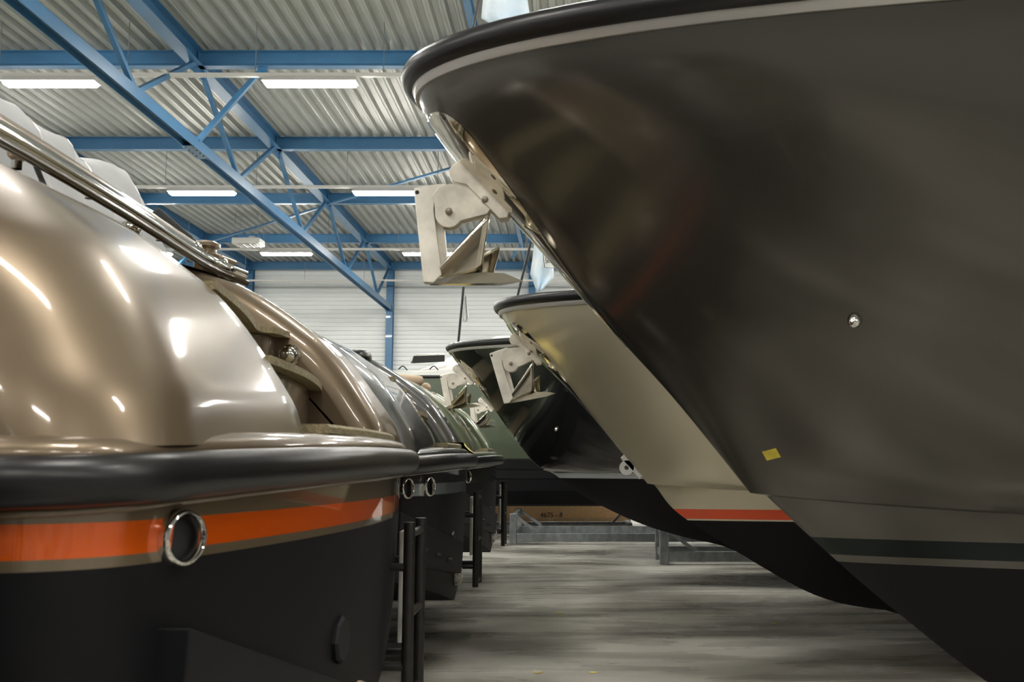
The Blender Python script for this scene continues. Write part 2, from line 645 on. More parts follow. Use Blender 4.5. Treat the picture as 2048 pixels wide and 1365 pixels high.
MB().bar((-1.62, 33.0, ZT - .05), (-1.95, 33.0, ZT - .5), .07, .07).build('knee_brace', 'blue', t)

names_bay = {-12.3: 'left of the middle truss', -6.9: 'between the middle truss and the taupe bow', -17.7: 'far left behind the covered gold boat', -1.46: 'over the taupe bow', 3.95: 'over the middle of the taupe boat'}
for j, yp in enumerate(PURLIN_Y[3:]):
    for X0, X1 in zip(TRUSS_X, TRUSS_X[1:]):
        if X0 not in (-17.7, -12.3, -6.9, -1.46, 3.95):
            continue
        if X0 == -17.7 and yp < 28:
            continue
        t = empty('roof_beam', ((X0 + X1) / 2, yp, ZT), None, 'beam', 'blue cross beams')
        t['label'] = 'blue roof cross beam %s, %s' % (['fourth out from the back wall', 'third out from the back wall', 'second out from the back wall', 'first out from the back wall', 'lying along the top of the back wall'][j], names_bay[X0])
        MB().extr(ibeam(.17, .30, .016, .012), (X0 + .03, yp, ZT), (X1 - .03, yp, ZT), (0, 1, 0), (0, 0, 1)).build('beam_web', 'blue', t)
        for xe in (X0 + .04, X1 - .04):
            MB().bb((xe - .01, yp - .08, ZT + .02), (xe + .01, yp + .08, ZT + .28)).build('end_plate', 'blue', t)
            if yp < 30:
                for k in range(3):
                    MB().lathe([(0, -.1), (.012, -.1), (.012, -.08), (.012, 0)], (xe + (.05 if xe < (X0 + X1) / 2 else -.05), yp - .01, ZT + .08 + k * .07), (0, -1, 0), 6).build('bolt', 'bolt', t)

# flat diagonal wind braces in the roof plane
for a, b, lb in (((-12.25, 32.9, 8.88), (-6.95, 27.9, 8.88), 'pale blue diagonal roof brace above the hanging heater'),
                 ((-6.85, 27.7, 8.88), (-1.5, 22.9, 8.88), 'pale blue diagonal roof brace running up behind the taupe bow')):
    tag(MB().bar(a, b, .1, .05).build('wind_brace', 'blue', bevel=.005), lb, 'brace', 'roof wind braces')

cl_lab = {-12.3: 'leftmost blue steel column on the back wall', -6.9: 'tall blue steel column on the back wall under the middle truss',
          -1.46: 'blue steel column on the back wall behind the pale blue flag'}
for X in (-12.3, -6.9, -1.46):
    t = empty('steel_column', (X, 37.95, 0), cl_lab[X], 'column', 'blue wall columns')
    MB().extr(ibeam(.26, .26, .02, .016), (X, 37.8, 0), (X, 37.8, ZD), (1, 0, 0), (0, 1, 0)).build('column_shaft', 'blue', t)
    MB().bb((X - .2, 37.7, 0), (X + .2, 38.1, .02)).build('base_plate', 'blue', t)
    MB().bb((X - .14, 37.7, BB - .03), (X + .14, 37.82, BB + .25)).build('seat_plate', 'blue', t)

# ------------------------------------------------------------------ lights on their rails
LX = [-17.7, -13.3, -8.9, -4.45, 0.0, 4.4, 8.8, 13.2]
LY = [-5.3, 2.0, 9.3, 16.5, 23.6, 30.85]
LZ = 8.1


def lamp_fixture(x, y):
    t = empty('strip_light', (x, y, LZ), 'x', 'lamp', 'fluorescent strip lights')
    L2 = .78
    MB().add([(x - L2, y - .07, LZ + .10), (x + L2, y - .07, LZ + .10), (x + L2, y + .07, LZ + .10), (x - L2, y + .07, LZ + .10),
              (x - L2 - .02, y - .13, LZ + .0), (x + L2 + .02, y - .13, LZ + .0), (x + L2 + .02, y + .13, LZ + .0), (x - L2 - .02, y + .13, LZ + .0)],
             [(0, 1, 2, 3), (0, 4, 5, 1), (1, 5, 6, 2), (2, 6, 7, 3), (3, 7, 4, 0)]).build('housing', 'white_metal', t)
    MB().add([(x - L2, y - .125, LZ), (x + L2, y - .125, LZ), (x + L2, y + .125, LZ), (x - L2, y + .125, LZ),
              (x - L2 + .02, y - .09, LZ - .055), (x + L2 - .02, y - .09, LZ - .055), (x + L2 - .02, y + .09, LZ - .055), (x - L2 + .02, y + .09, LZ - .055)],
             [(3, 2, 1, 0), (0, 1, 5, 4), (1, 2, 6, 5), (2, 3, 7, 6), (3, 0, 4, 7), (4, 5, 6, 7)]).build('diffuser', 'tube', t)
    return t


lab_l = {(-8.9, 16.5): 'nearest lit strip light at the upper left, half behind the truss', (-4.45, 16.5): 'nearest lit strip light right of the truss, brightest in the roof',
         (-8.9, 23.6): 'lit strip light above the covered gold boat, second row', (-4.45, 23.6): 'lit strip light just left of the big anchor, second row',
         (-8.9, 30.85): 'small far lit strip light beneath the heater, third row', (-4.45, 30.85): 'small far lit strip light seen behind the big anchor shank'}
first = None
for y in LY:
    for x in LX:
        lb = lab_l.get((x, y), 'lit strip light on the roof outside the picture')
        if first is None:
            first = lamp_fixture(x, y)
            first['label'] = lb
            f0 = (x, y)
        else:
            copy_tree(first, (x - f0[0], y - f0[1], 0), lb)
for j, y in enumerate(LY + [36.4]):
    if j < 3:
        nm = 'white cable rail carrying a lamp row out of view'
    else:
        nm = 'thin white cable rail of the %s' % ['nearest lamp row', 'second lamp row', 'third lamp row', 'lampless run before the back wall'][j - 3]
    t = empty('cable_rail', (0, y, LZ), nm, 'rail', 'white cable rails')
    MB().bb((XL + .3, y - .035, LZ + .105), (XR - .3, y + .035, LZ + .17)).build('rail_bar', 'white_metal', t)
    if j >= 3:
        for k in range(9):
            xx = -14.2 + k * 2.2
            MB().tube([(xx, y, LZ + .16), (xx, y, ZD - .01)], .008, 5).build('hanger', 'galv', t)

# hanging air heater
hp = at(497, 485, 30.0)
t = empty('air_heater', hp, 'white hanging air heater with louvred underside', 'heater')
x, y, z = hp
MB().bb((x - .42, y - .3, z - .09), (x + .42, y + .3, z + .09)).build('heater_body', 'white_metal', t, bevel=.02)
MB().lathe([(0, .18), (.1, .18), (.1, .08)], (x + .1, y, z), n=16).build('flue_collar', 'white_metal', t, smooth=40)
for k in range(7):
    MB().bar((x - .3 + k * .1, y - .27, z - .1), (x - .3 + k * .1, y + .27, z - .1), .05, .012, (0.6, 0, 1)).build('louvre', 'plain_wall' if k % 2 else 'white_metal', t)
for sx in (-.38, .38):
    for sy in (-.26, .26):
        MB().tube([(x + sx, y + sy, z + .08), (x + sx * .85, y + sy, ZD - .02)], .008, 5).build('hanging_chain', 'galv', t)

# ------------------------------------------------------------------ boats moored stern-on along the left
def stern_plan():
    """outer line of the rub rail, bow -> far side -> transom -> near side -> bow, with outward normals"""
    half = []
    R, xc, ye = 9.0, 0.265, 1.95
    for k in range(17):
        y = ye * k / 16
        ph = math.asin(y / R)
        half.append((Vector((xc - R + R * math.cos(ph), y)), Vector((math.cos(ph), math.sin(ph)))))
    p, n = half[-1]
    r = .45
    c = p - n * r
    a0 = math.atan2(n.y, n.x)
    for k in range(1, 17):
        a = a0 + (math.pi / 2 - a0) * k / 16
        nn = Vector((math.cos(a), math.sin(a)))
        half.append((c + nn * r, nn))
    p = half[-1][0]
    for x, y, nx_ in ((-1.2, p.y + .02, 0), (-2.2, p.y + .03, 0), (-4, p.y + .02, 0), (-6, p.y - .1, -.08), (-8.2, p.y - .6, -.35), (-9.8, p.y - 1.35, -.55), (-10.8, .25, -.8)):
        half.append((Vector((x, y)), Vector((nx_, 1)).normalized()))
    far = half[::-1]
    near = [(Vector((q.x, -q.y)), Vector((m.x, -m.y))) for q, m in half[1:]]
    return far + near


PLAN = stern_plan()


def droop(y):
    """the sheer dips a little towards the quarters on this side"""
    return -.008 * min(y, 0) ** 2


def off(d, z, ox, oy):
    return [Vector((p.x - n.x * d + ox, p.y - n.y * d + oy, z + droop(p.y))) for p, n in PLAN]


PROFILE = [(0.012, 1.765), (-.028, 1.90), (-.106, 2.03), (-.23, 2.21), (-.355, 2.353), (-.48, 2.455), (-.64, 2.57), (-.81, 2.675), (-.96, 2.742), (-1.18, 2.81), (-1.5, 2.86), (-2.2, 2.88)]
PROF = spline([(a, 0, b) for a, b in PROFILE], 4)


def fairing(ox, oy, side, y_end, fillet):
    """curved aft deck side: extruded profile that rolls round the quarter"""
    np_ = len(PROF)
    m = MB()
    cols = []
    edge = []
    for i, p in enumerate(PROF):
        t = i / (np_ - 1)
        tum = .42 * t ** 1.2
        r = .36 + .3 * t
        ys = (2.16 if side < 0 else 1.98) - tum
        row = []
        q0, q1 = PROF[max(i - 1, 0)], PROF[min(i + 1, np_ - 1)]
        tg = (q1 - q0).normalized()
        inn = Vector((tg.z * -1, 0, tg.x))       # towards the inside of the boat
        if inn.z > 0:
            inn = -inn
        for y, ins in fillet:
            s = p + inn * ins
            row.append((s.x, y, s.z))
        y0 = fillet[-1][0] if fillet else y_end
        if not fillet:
            row.append((p.x, y_end, p.z))
        for k in range(1, 7):
            row.append((p.x, y0 + (side * (ys - r) - y0) * k / 6, p.z))
        for k in range(1, 13):
            a = math.pi / 2 * k / 12
            row.append((p.x - r + r * math.cos(a), side * (ys - r + r * math.sin(a)), p.z))
        row.append((-4.0, side * ys, p.z))
        cols.append([Vector((x + ox, y + oy, z + droop(y))) for x, y, z in row])
        edge.append(cols[-1][0])
    m.grid(cols, flip=side > 0)
    wall = MB()
    poly = edge + [Vector((edge[-1].x, edge[0].y, 1.75)), Vector((edge[0].x, edge[0].y, 1.75))]
    wall.add(poly, [tuple(range(len(poly)))])
    return m, wall


def stern_boat(ox, oy, name, label, paint, hull, exhaust_ys, tab, ladder_y, group='boats parked stern-on along the left'):
    """ox, oy: foot of the curved aft deck on the centre line"""
    t = empty(name, (ox - 5, oy, 0), label, 'boat', group)
    n = len(PLAN)
    # hull
    rows = []
    ds = [(.11, 0), (.113, .06), (.116, .2), (.122, .4), (.13, .6), (.14, .8), (.155, .95), (.17, 1.0)]
    zb = []
    for p, nn in PLAN:
        z = .42 + .2 * abs(p.y)
        if p.x < -5:
            z += ((-p.x - 5) / 6) ** 2 * .9
        zb.append(min(z, 1.4))
    for d, v in ds:
        rows.append([Vector((p.x - q.x * d + ox, p.y - q.y * d + oy, 1.665 + droop(p.y) * (1 - v) + (zb[i] - 1.665) * v)) for i, (p, q) in enumerate(PLAN)])
    m = MB().grid(rows)
    last = rows[-1]
    keel = [Vector((last[i].x, oy, .42 + (((-PLAN[i][0].x - 5) / 6) ** 2 * .9 if PLAN[i][0].x < -5 else 0))) for i in range(n)]
    for i in range(n // 2):
        a, b = last[i], last[i + 1]
        c, d = last[n - 1 - i], last[n - 2 - i]
        m.add([a, b, keel[i + 1], keel[i]], [(0, 1, 2, 3)])
        m.add([c, d, keel[i + 1], keel[i]], [(3, 2, 1, 0)])
    hu = m.build('hull', hull, t, smooth=35)
    # rub rail
    sec = [(.062 - .062 * math.cos(a) * (1 if math.cos(a) > 0 else 1.1), 1.685 + .066 * math.sin(a)) for a in [2 * math.pi * k / 14 for k in range(14)]]
    MB().grid([off(d, z, ox, oy) for d, z in sec + sec[:1]]).build('rub_rail', 'rubber', t, smooth=180)
    # lower bead under the rail
    sec = [(.105 + .018 * math.cos(a), 1.612 + .014 * math.sin(a)) for a in [2 * math.pi * k / 8 for k in range(8)]]
    MB().grid([off(d, z, ox, oy) for d, z in sec + sec[:1]]).build('rail_bead', paint, t, smooth=180)
    # deck edge and deck
    secs = [(.12, 1.68), (.075, 1.733), (.07, 1.748), (.078, 1.768), (.10, 1.786), (.135, 1.798), (.22, 1.803)]
    dk = MB().grid([off(d, z, ox, oy) for d, z in secs], flip=True)
    lst = off(.22, 1.803, ox, oy)
    for i in range(n // 2):
        dk.add([lst[i], lst[i + 1], lst[n - 2 - i], lst[n - 1 - i]], [(0, 1, 2, 3)])
    dk.build('deck', paint, t, smooth=50)
    # aft fairings
    fa, wa = fairing(ox, oy, -1, -.64, [(-.64, .012), (-.645, .004), (-.66, 0)])
    fa.build('aft_fairing', paint, t, smooth=60)
    wa.build('stair_wall', paint, t)
    fa, wa = fairing(ox, oy, 1, 1.0, [(1.0, .15), (1.005, .11), (1.02, .072), (1.05, .037), (1.095, .012), (1.15, 0)])
    fa.build('aft_fairing', paint, t, smooth=60)
    wa.build('stair_wall', paint, t)
    MB().bb((ox - 6.5, oy - 1.75, 1.8), (ox - 1.3, oy + 1.75, 2.865)).build('sunpad_base', paint, t, bevel=.04)
    # stairs
    for zt, fr in ((2.41, [(-.37, -.64), (-.45, -.1), (-.54, .35), (-.60, .62), (-.60, .74), (-.545, .81), (-.53, 1.0)]),
                   (2.11, [(-.14, -.64), (-.16, -.2), (-.20, .2), (-.27, .65), (-.34, 1.0)])):
        fr = spline([(a + ox, b + oy, 0) for a, b in fr], 3)
        bk = [Vector((p.x - .34, p.y, 0)) for p in fr]
        mm = MB().grid([[p + Vector((0, 0, zt)) for p in fr], [p + Vector((0, 0, zt - .034)) for p in fr], [p + Vector((0, 0, zt - .034)) for p in bk],
                        [p + Vector((0, 0, zt)) for p in bk], [p + Vector((0, 0, zt)) for p in fr]])
        for e in (0, -1):
            mm.add([p + Vector((0, 0, h)) for p in (fr[e], bk[e]) for h in (zt, zt - .034)], [(0, 1, 3, 2)])
        mm.build('step', 'teak', t)
        MB().grid([[Vector((p.x - .07, p.y, zt - .04)) for p in fr], [Vector((p.x - .07, p.y, zt - .32)) for p in fr]]).build('riser', paint, t, smooth=60)
    half = [i for i, (p, q) in enumerate(PLAN) if -.64 <= p.y <= 1.98 and p.x > -.05]
    st = [[Vector((PLAN[i][0].x - PLAN[i][1].x * d + ox, PLAN[i][0].y - PLAN[i][1].y * d + oy, z)) for i in half]
          for d, z in ((.15, 1.80), (.15, 1.825), (.165, 1.838), (.36, 1.838), (.36, 1.80))]
    pb = MB().grid(st, flip=True)
    for e in (0, -1):
        pb.add([r_[e] for r_ in st], [tuple(range(5))])
    pb.build('platform_board', 'teak', t, smooth=40)
    # chrome filler cap on the inner wall of the stairs
    c = Vector((ox - .526, oy + 1.0, 2.277))
    kn = MB().lathe([(0, .065), (.025, .062), (.042, .05), (.05, .03), (.05, .016), (.062, .014), (.062, 0)], c, (0, -1, 0), 24).build('filler_cap', 'chrome', t, smooth=40)
    for k in range(6):
        a = k * math.pi / 3
        MB().lathe([(0, .022), (.007, .02), (.007, 0)], c + Vector((math.cos(a) * .055, 0, math.sin(a) * .055)), (0, -1, 0), 8).build('screw', 'chrome', kn)
    # exhausts

    def hull_x(y, z=1.47):
        best = min(((p, q) for p, q in PLAN if p.x > -1), key=lambda e: abs(e[0].y - e[1].y * .125 - y))
        p, q = best
        return Vector((p.x - q.x * .125 + ox, p.y - q.y * .125 + oy, z)), Vector((q.x, q.y, 0))
    for y in exhaust_ys:
        c, nn = hull_x(y, 1.485)
        nn = (nn + Vector((-.02, -.22, 0))).normalized()
        e = MB().lathe([(.058, -.0), (.058, .03), (.061, .05), (.066, .057), (.073, .055), (.078, .045), (.079, .02), (.081, .012), (.081, -.06)], c, nn, 32).build('exhaust_pipe', 'chrome', t, smooth=60)
        MB().lathe([(0.0575, .03), (.0575, .012), (0.0, .012)], c, nn, 24).build('exhaust_bore', 'dark', e, smooth=40)
    # trim tab: a slanted plate bolted to the transom
    (ya, za), (yb, zb_), th = tab
    c0 = hull_x(ya)[0].x - .05
    c1 = hull_x(yb)[0].x - .05
    pl = MB()
    hgt = .36
    P4 = [(c0, oy + ya, za), (c1, oy + yb, zb_), (c1 - .02, oy + yb, zb_ - hgt * .75), (c0 - .02, oy + ya, za - hgt)]
    pl.add([(x + dx, y, z) for dx in (-.1, th) for x, y, z in P4], [(0, 1, 2, 3), (7, 6, 5, 4), (0, 4, 5, 1), (1, 5, 6, 2), (2, 6, 7, 3), (3, 7, 4, 0)])
    tb = pl.build('trim_tab', 'black', t, bevel=.006)
    for k in range(4):
        f = .15 + k * .2
        yy = ya + (yb - ya) * f
        MB().lathe([(0, .02), (.012, .018), (.018, .008), (.018, -.02)], (c0 + (c1 - c0) * f + th, oy + yy, za + (zb_ - za) * f - .2), (1, 0, 0), 10).build('bolt', 'blacksteel', tb, smooth=40)
    # inspection plate low on the transom
    c, nn = hull_x(-.45, .98)
    MB().lathe([(0, .02), (.085, .02), (.095, .008), (.095, -.06)], c, nn, 8).build('inspection_plate', 'black', t)
    # anode
    c, nn = hull_x(tab[1][0] + .12, .66)
    a = MB().ball(c + Vector((.0, 0, 0)), .5, .12, .16, .2, 14)
    for i, p in enumerate(a.v):
        q = p - c
        a.v[i] = c + q * (1 + .35 * noise.noise(p * 9))
    a.build('anode', 'anode' if paint != 'gold' else 'anode_tan', t, smooth=50)
    # swim ladder
    la = empty('swim_ladder', None, parent=t)
    x0 = ox + .2
    for y in (ladder_y, ladder_y + .4):
        MB().tube([(x0, oy + y, z) for z in (1.365, 1.0, .6, .42)], .031, 12).build('ladder_rail', 'blacksteel', la, smooth=50)
        MB().tube([(x0, oy + y, 1.13), (x0 - .2, oy + y, 1.13)], .022, 8).build('stand_off', 'blacksteel', la, smooth=50)
        MB().tube([(x0, oy + y, .62), (x0 - .26, oy + y, .62)], .022, 8).build('stand_off', 'blacksteel', la, smooth=50)
    MB().bb((x0 - .075, oy + ladder_y + .12, .72), (x0 - .05, oy + ladder_y + .28, 1.31)).build('plastic_sleeve', 'white_metal', la, bevel=.005)
    for z in (1.30, .88, .46):
        MB().tube([(x0, oy + ladder_y, z), (x0, oy + ladder_y + .4, z)], .022, 10).build('rung', 'blacksteel', la, smooth=50)
    return t


TAB = ((-2.05, 1.32), (-.25, .96), .12)
gold = stern_boat(-1.05, 4.6, 'motor_yacht', 'gold metallic motor boat with orange waterline stripe, nearest on the left', 'gold', 'h_gold', [-1.80], ((-1.85, 1.25), (-.3, .74), .13), .78)
grey = stern_boat(-1.15, 9.3, 'motor_yacht', 'graphite grey motor boat with pale stripe, stern just behind the gold boat', 'grey', 'h_grey', [-1.45, -1.87, -2.2], TAB, .95)
reflection_boat = stern_boat(-1.15, -.3, 'motor_yacht', 'unseen dark boat stern beside the camera, added for the taupe hull to reflect', 'grey', 'h_grey', [-1.9], TAB, .95)  # unseen boat, added to give the taupe hull a dark reflection
sage = stern_boat(-1.19, 14.0, 'motor_yacht', 'sage green motor boat stern, third and farthest in the left row', 'sage', 'h_sage', [-1.9], TAB, 1.0)


def top_rail(boat, ox, oy, r, material, name, z=2.885, label=None, post=True):
    path = spline([(ox - 1.0, oy - 1.75, z - .02), (ox - 1.03, oy - .9, z), (ox - 1.06, oy, z), (ox - 1.09, oy + .8, z - .01), (ox - 1.1, oy + 1.22, z - .015), (ox - 1.06, oy + 1.42, z - .03), (ox - .97, oy + 1.52, z - .06)], 6)
    return MB().tube(path, r, 14).build(name, material, boat, smooth=60)


# gold boat: chrome coaming rail, bronze moulding, straps
top_rail(gold, -1.05, 4.6, .04, 'chrome', 'coaming_rail', 2.885)
top_rail(gold, -1.12, 4.6, .034, 'gold', 'coaming_moulding', 2.955)
top_rail(gold, -1.03, 4.6, .02, 'bronze', 'rail_gasket', 2.84)
for k, (px_, py_) in enumerate(((35, 308), (180, 372), (320, 460), (392, 495))):
    q = at(px_, py_, [3.75, 4.45, 5.25, 5.75][k])
    MB().ball(q, .035, 1, 1.4, .9, 12).lathe([(.02, -.06), (.02, 0)], q, n=8).build('rail_clamp', 'chrome', gold, smooth=60)
q = at(412, 518, 5.95)
MB().lathe([(.07, -.12), (.07, -.02), (.085, 0), (.085, .02), (.06, .035), (.06, .055), (.08, .07), (.08, .09), (.055, .105), (0, .11)], q, n=20).build('mooring_bollard', 'gold', gold, smooth=50)
q = at(428, 535, 6.05)
rl = MB().tube(spline([q + Vector((-.08, -.06, .06)), q + Vector((0, 0, .03)), q + Vector((.06, .02, -.02)), q + Vector((.07, .03, -.1))], 4), .055, 12)
for i, p in enumerate(rl.v):
    rl.v[i] = p + Vector((1, 1, 1)) * (.018 * noise.noise(p * 30))
rl.build('wrapped_fairlead', 'chrome', gold, smooth=60)
q = at(262, 457, 5.35)
wr = MB().ball(q, .05, 1, 1.5, .9, 16)
for i, p in enumerate(wr.v):
    wr.v[i] = p + Vector((1, 1, 1)) * (.025 * noise.noise(p * 35))
wr.build('wrapped_cleat', 'chrome', gold, smooth=60)
sp_ = spline([at(68, 322, 3.9), at(76, 345, 3.87), at(86, 368, 3.8)], 4)
MB().grid([[p + Vector((0, -.02, 0)) for p in sp_], [p + Vector((0, .03, 0)) for p in sp_]]).build('strap', 'rubber', gold, solid=.004)

# rail coverings of the other two
pr_ = [Vector((x, 10.25, 2.735)) for x in (-3.6, -3.0, -2.5, -2.15, -2.09, -2.06)]
rolls = MB().tube(pr_, [.085, .085, .085, .085, .075, .045], 18)
for i, p in enumerate(rolls.v):
    rolls.v[i] = Vector((p.x, 10.25 + (p.y - 10.25) * 2.2, p.z))
rolls = rolls.build('padded_roll', 'rubber', grey, smooth=60)
for k in (-.03, .0, .035):
    MB().tube([(-3.5, 10.06, 2.735 + k), (-2.12, 10.06, 2.735 + k)], .006, 6).build('piping', 'rubber', rolls)
pt = [Vector((-3.2, 14.9, 2.905)), Vector((-2.6, 14.9, 2.885)), Vector((-2.25, 14.9, 2.86)), Vector((-2.21, 14.9, 2.857)), Vector((-2.195, 14.9, 2.855))]
MB().tube(pt, [.075, .075, .073, .06, .03], 16).build('padded_roll', 'tan_pad', sage, smooth=60)
q = at(852, 776, 15.1)
bo = MB().lathe([(.13, -.2), (.13, -.1), (.12, -.07), (.06, -.05), (0, -.05)], q, n=20).build('mooring_bollard', 'sage', sage, smooth=50)
MB().lathe([(.135, -.115), (.14, -.1), (.135, -.085)], q, n=20).build('copper_band', 'copper', bo, smooth=60)
MB().lathe([(0, .06), (.055, .05), (.075, .02), (.075, -.02), (.055, -.05), (0, -.055)], q + Vector((0, 0, .0)), (1, -.5, 0), 18).build('end_cap', 'tan_pad', bo, smooth=60)
MB().tube([q + Vector((-.3, -.1, -.06)), q + Vector((-.1, -.05, -.07)), q + Vector((0.02, -.05, -.09))], .02, 6).build('orange_cord', 'orange', bo)
q = at(888, 815, 15.2)
MB().lathe([(0, .05), (.03, .04), (.03, .0), (.05, -.02), (.06, -.06)], q, n=14).build('chrome_fairlead', 'chrome', sage, smooth=60)
MB().tube(spline([at(858, 808, 15.0), at(872, 806, 15.1), at(884, 818, 15.2)], 5), .035, 10).build('deck_rail', 'chrome', sage, smooth=60)
# tape on the grey boat's platform
tp = MB()
rowt = []
for k in range(9):
    i = [j for j, (p, q) in enumerate(PLAN) if .35 + k * .17 <= p.y][-1]
    p, q = PLAN[i]
    rowt.append([Vector((p.x - q.x * d + q.x * .03 * noise.noise((k * .9, d * 9, 0)) - 1.15, p.y - q.y * d + 9.3, z + .008)) for d, z in ((.37, 1.845), (.145, 1.848), (.125, 1.815), (.072, 1.772), (.055, 1.762), (.03 + .03 * noise.noise((k * 1.7, 3, 1)), 1.745))])
tp.grid(rowt).build('masking_tape', 'tape_pale', grey, smooth=60)

# grey tarpaulin over the gold boat
TARP_H = [(3.1, 3.33), (4.4, 3.32), (4.6, 3.28), (5.0, 3.28), (5.62, 3.36), (5.77, 3.32), (5.95, 3.2), (6.08, 3.05), (6.16, 2.88)]
tb = []
for i in range(41):
    f = i / 40
    Y = 3.1 + f * 3.06
    hh = interp(TARP_H, Y)
    wv = [( -.62, 0), (-.56, .35), (-.45, .75), (-.2, .97), (.0, 1.0), (.09, .93), (.15, .66), (.20, .3), (.23, 0)]
    sp2 = spline([(a, 0, b) for a, b in wv], 3)
    row = []
    for p in sp2:
        v = Vector((-2.62 + p.x + .04 * math.sin(Y * 3), Y, 2.86 + max(0, p.z) * (hh - 2.86)))
        w = noise.noise(v * 3.1) * .035 + noise.noise(v * 9) * .014 - .008 * abs(math.sin(Y * 5.2 + p.x * 3))
        row.append(v + Vector((w, 0, w * .8 if p.z > .05 else 0)))
    tb.append(row)
ta = empty('tarpaulin', (-2.6, 4.5, 2.86), 'grey tarpaulin draped over the top of the gold boat', 'tarpaulin')
MB().grid(tb).build('cover_sheet', 'tarp', ta, smooth=70, solid=.006)
for Y, px2 in ((4.5, 0), (4.75, 1), (5.1, 2), (5.7, 3)):
    i = min(range(len(tb)), key=lambda k: abs(tb[k][0].y - Y))
    MB().tube([p + Vector((.002, 0, .004)) for p in tb[i]], .004, 5).build('seam', 'strip', ta)
qa, qb = at(312, 428, 6.22), at(384, 490, 6.25)
bl = empty('bolster', (qa.x, 6.22, 2.88), 'black padded bar sticking out beyond the grey tarpaulin', 'cushion')
MB().bar(qa, qb, .16, .085).build('padding', 'dark', bl, bevel=.02)
MB().tube(spline([at(322, 442, 6.2), at(345, 446, 6.2), at(362, 462, 6.22), at(368, 480, 6.22)], 4), .012, 6).build('loop_handle', 'dark', bl)


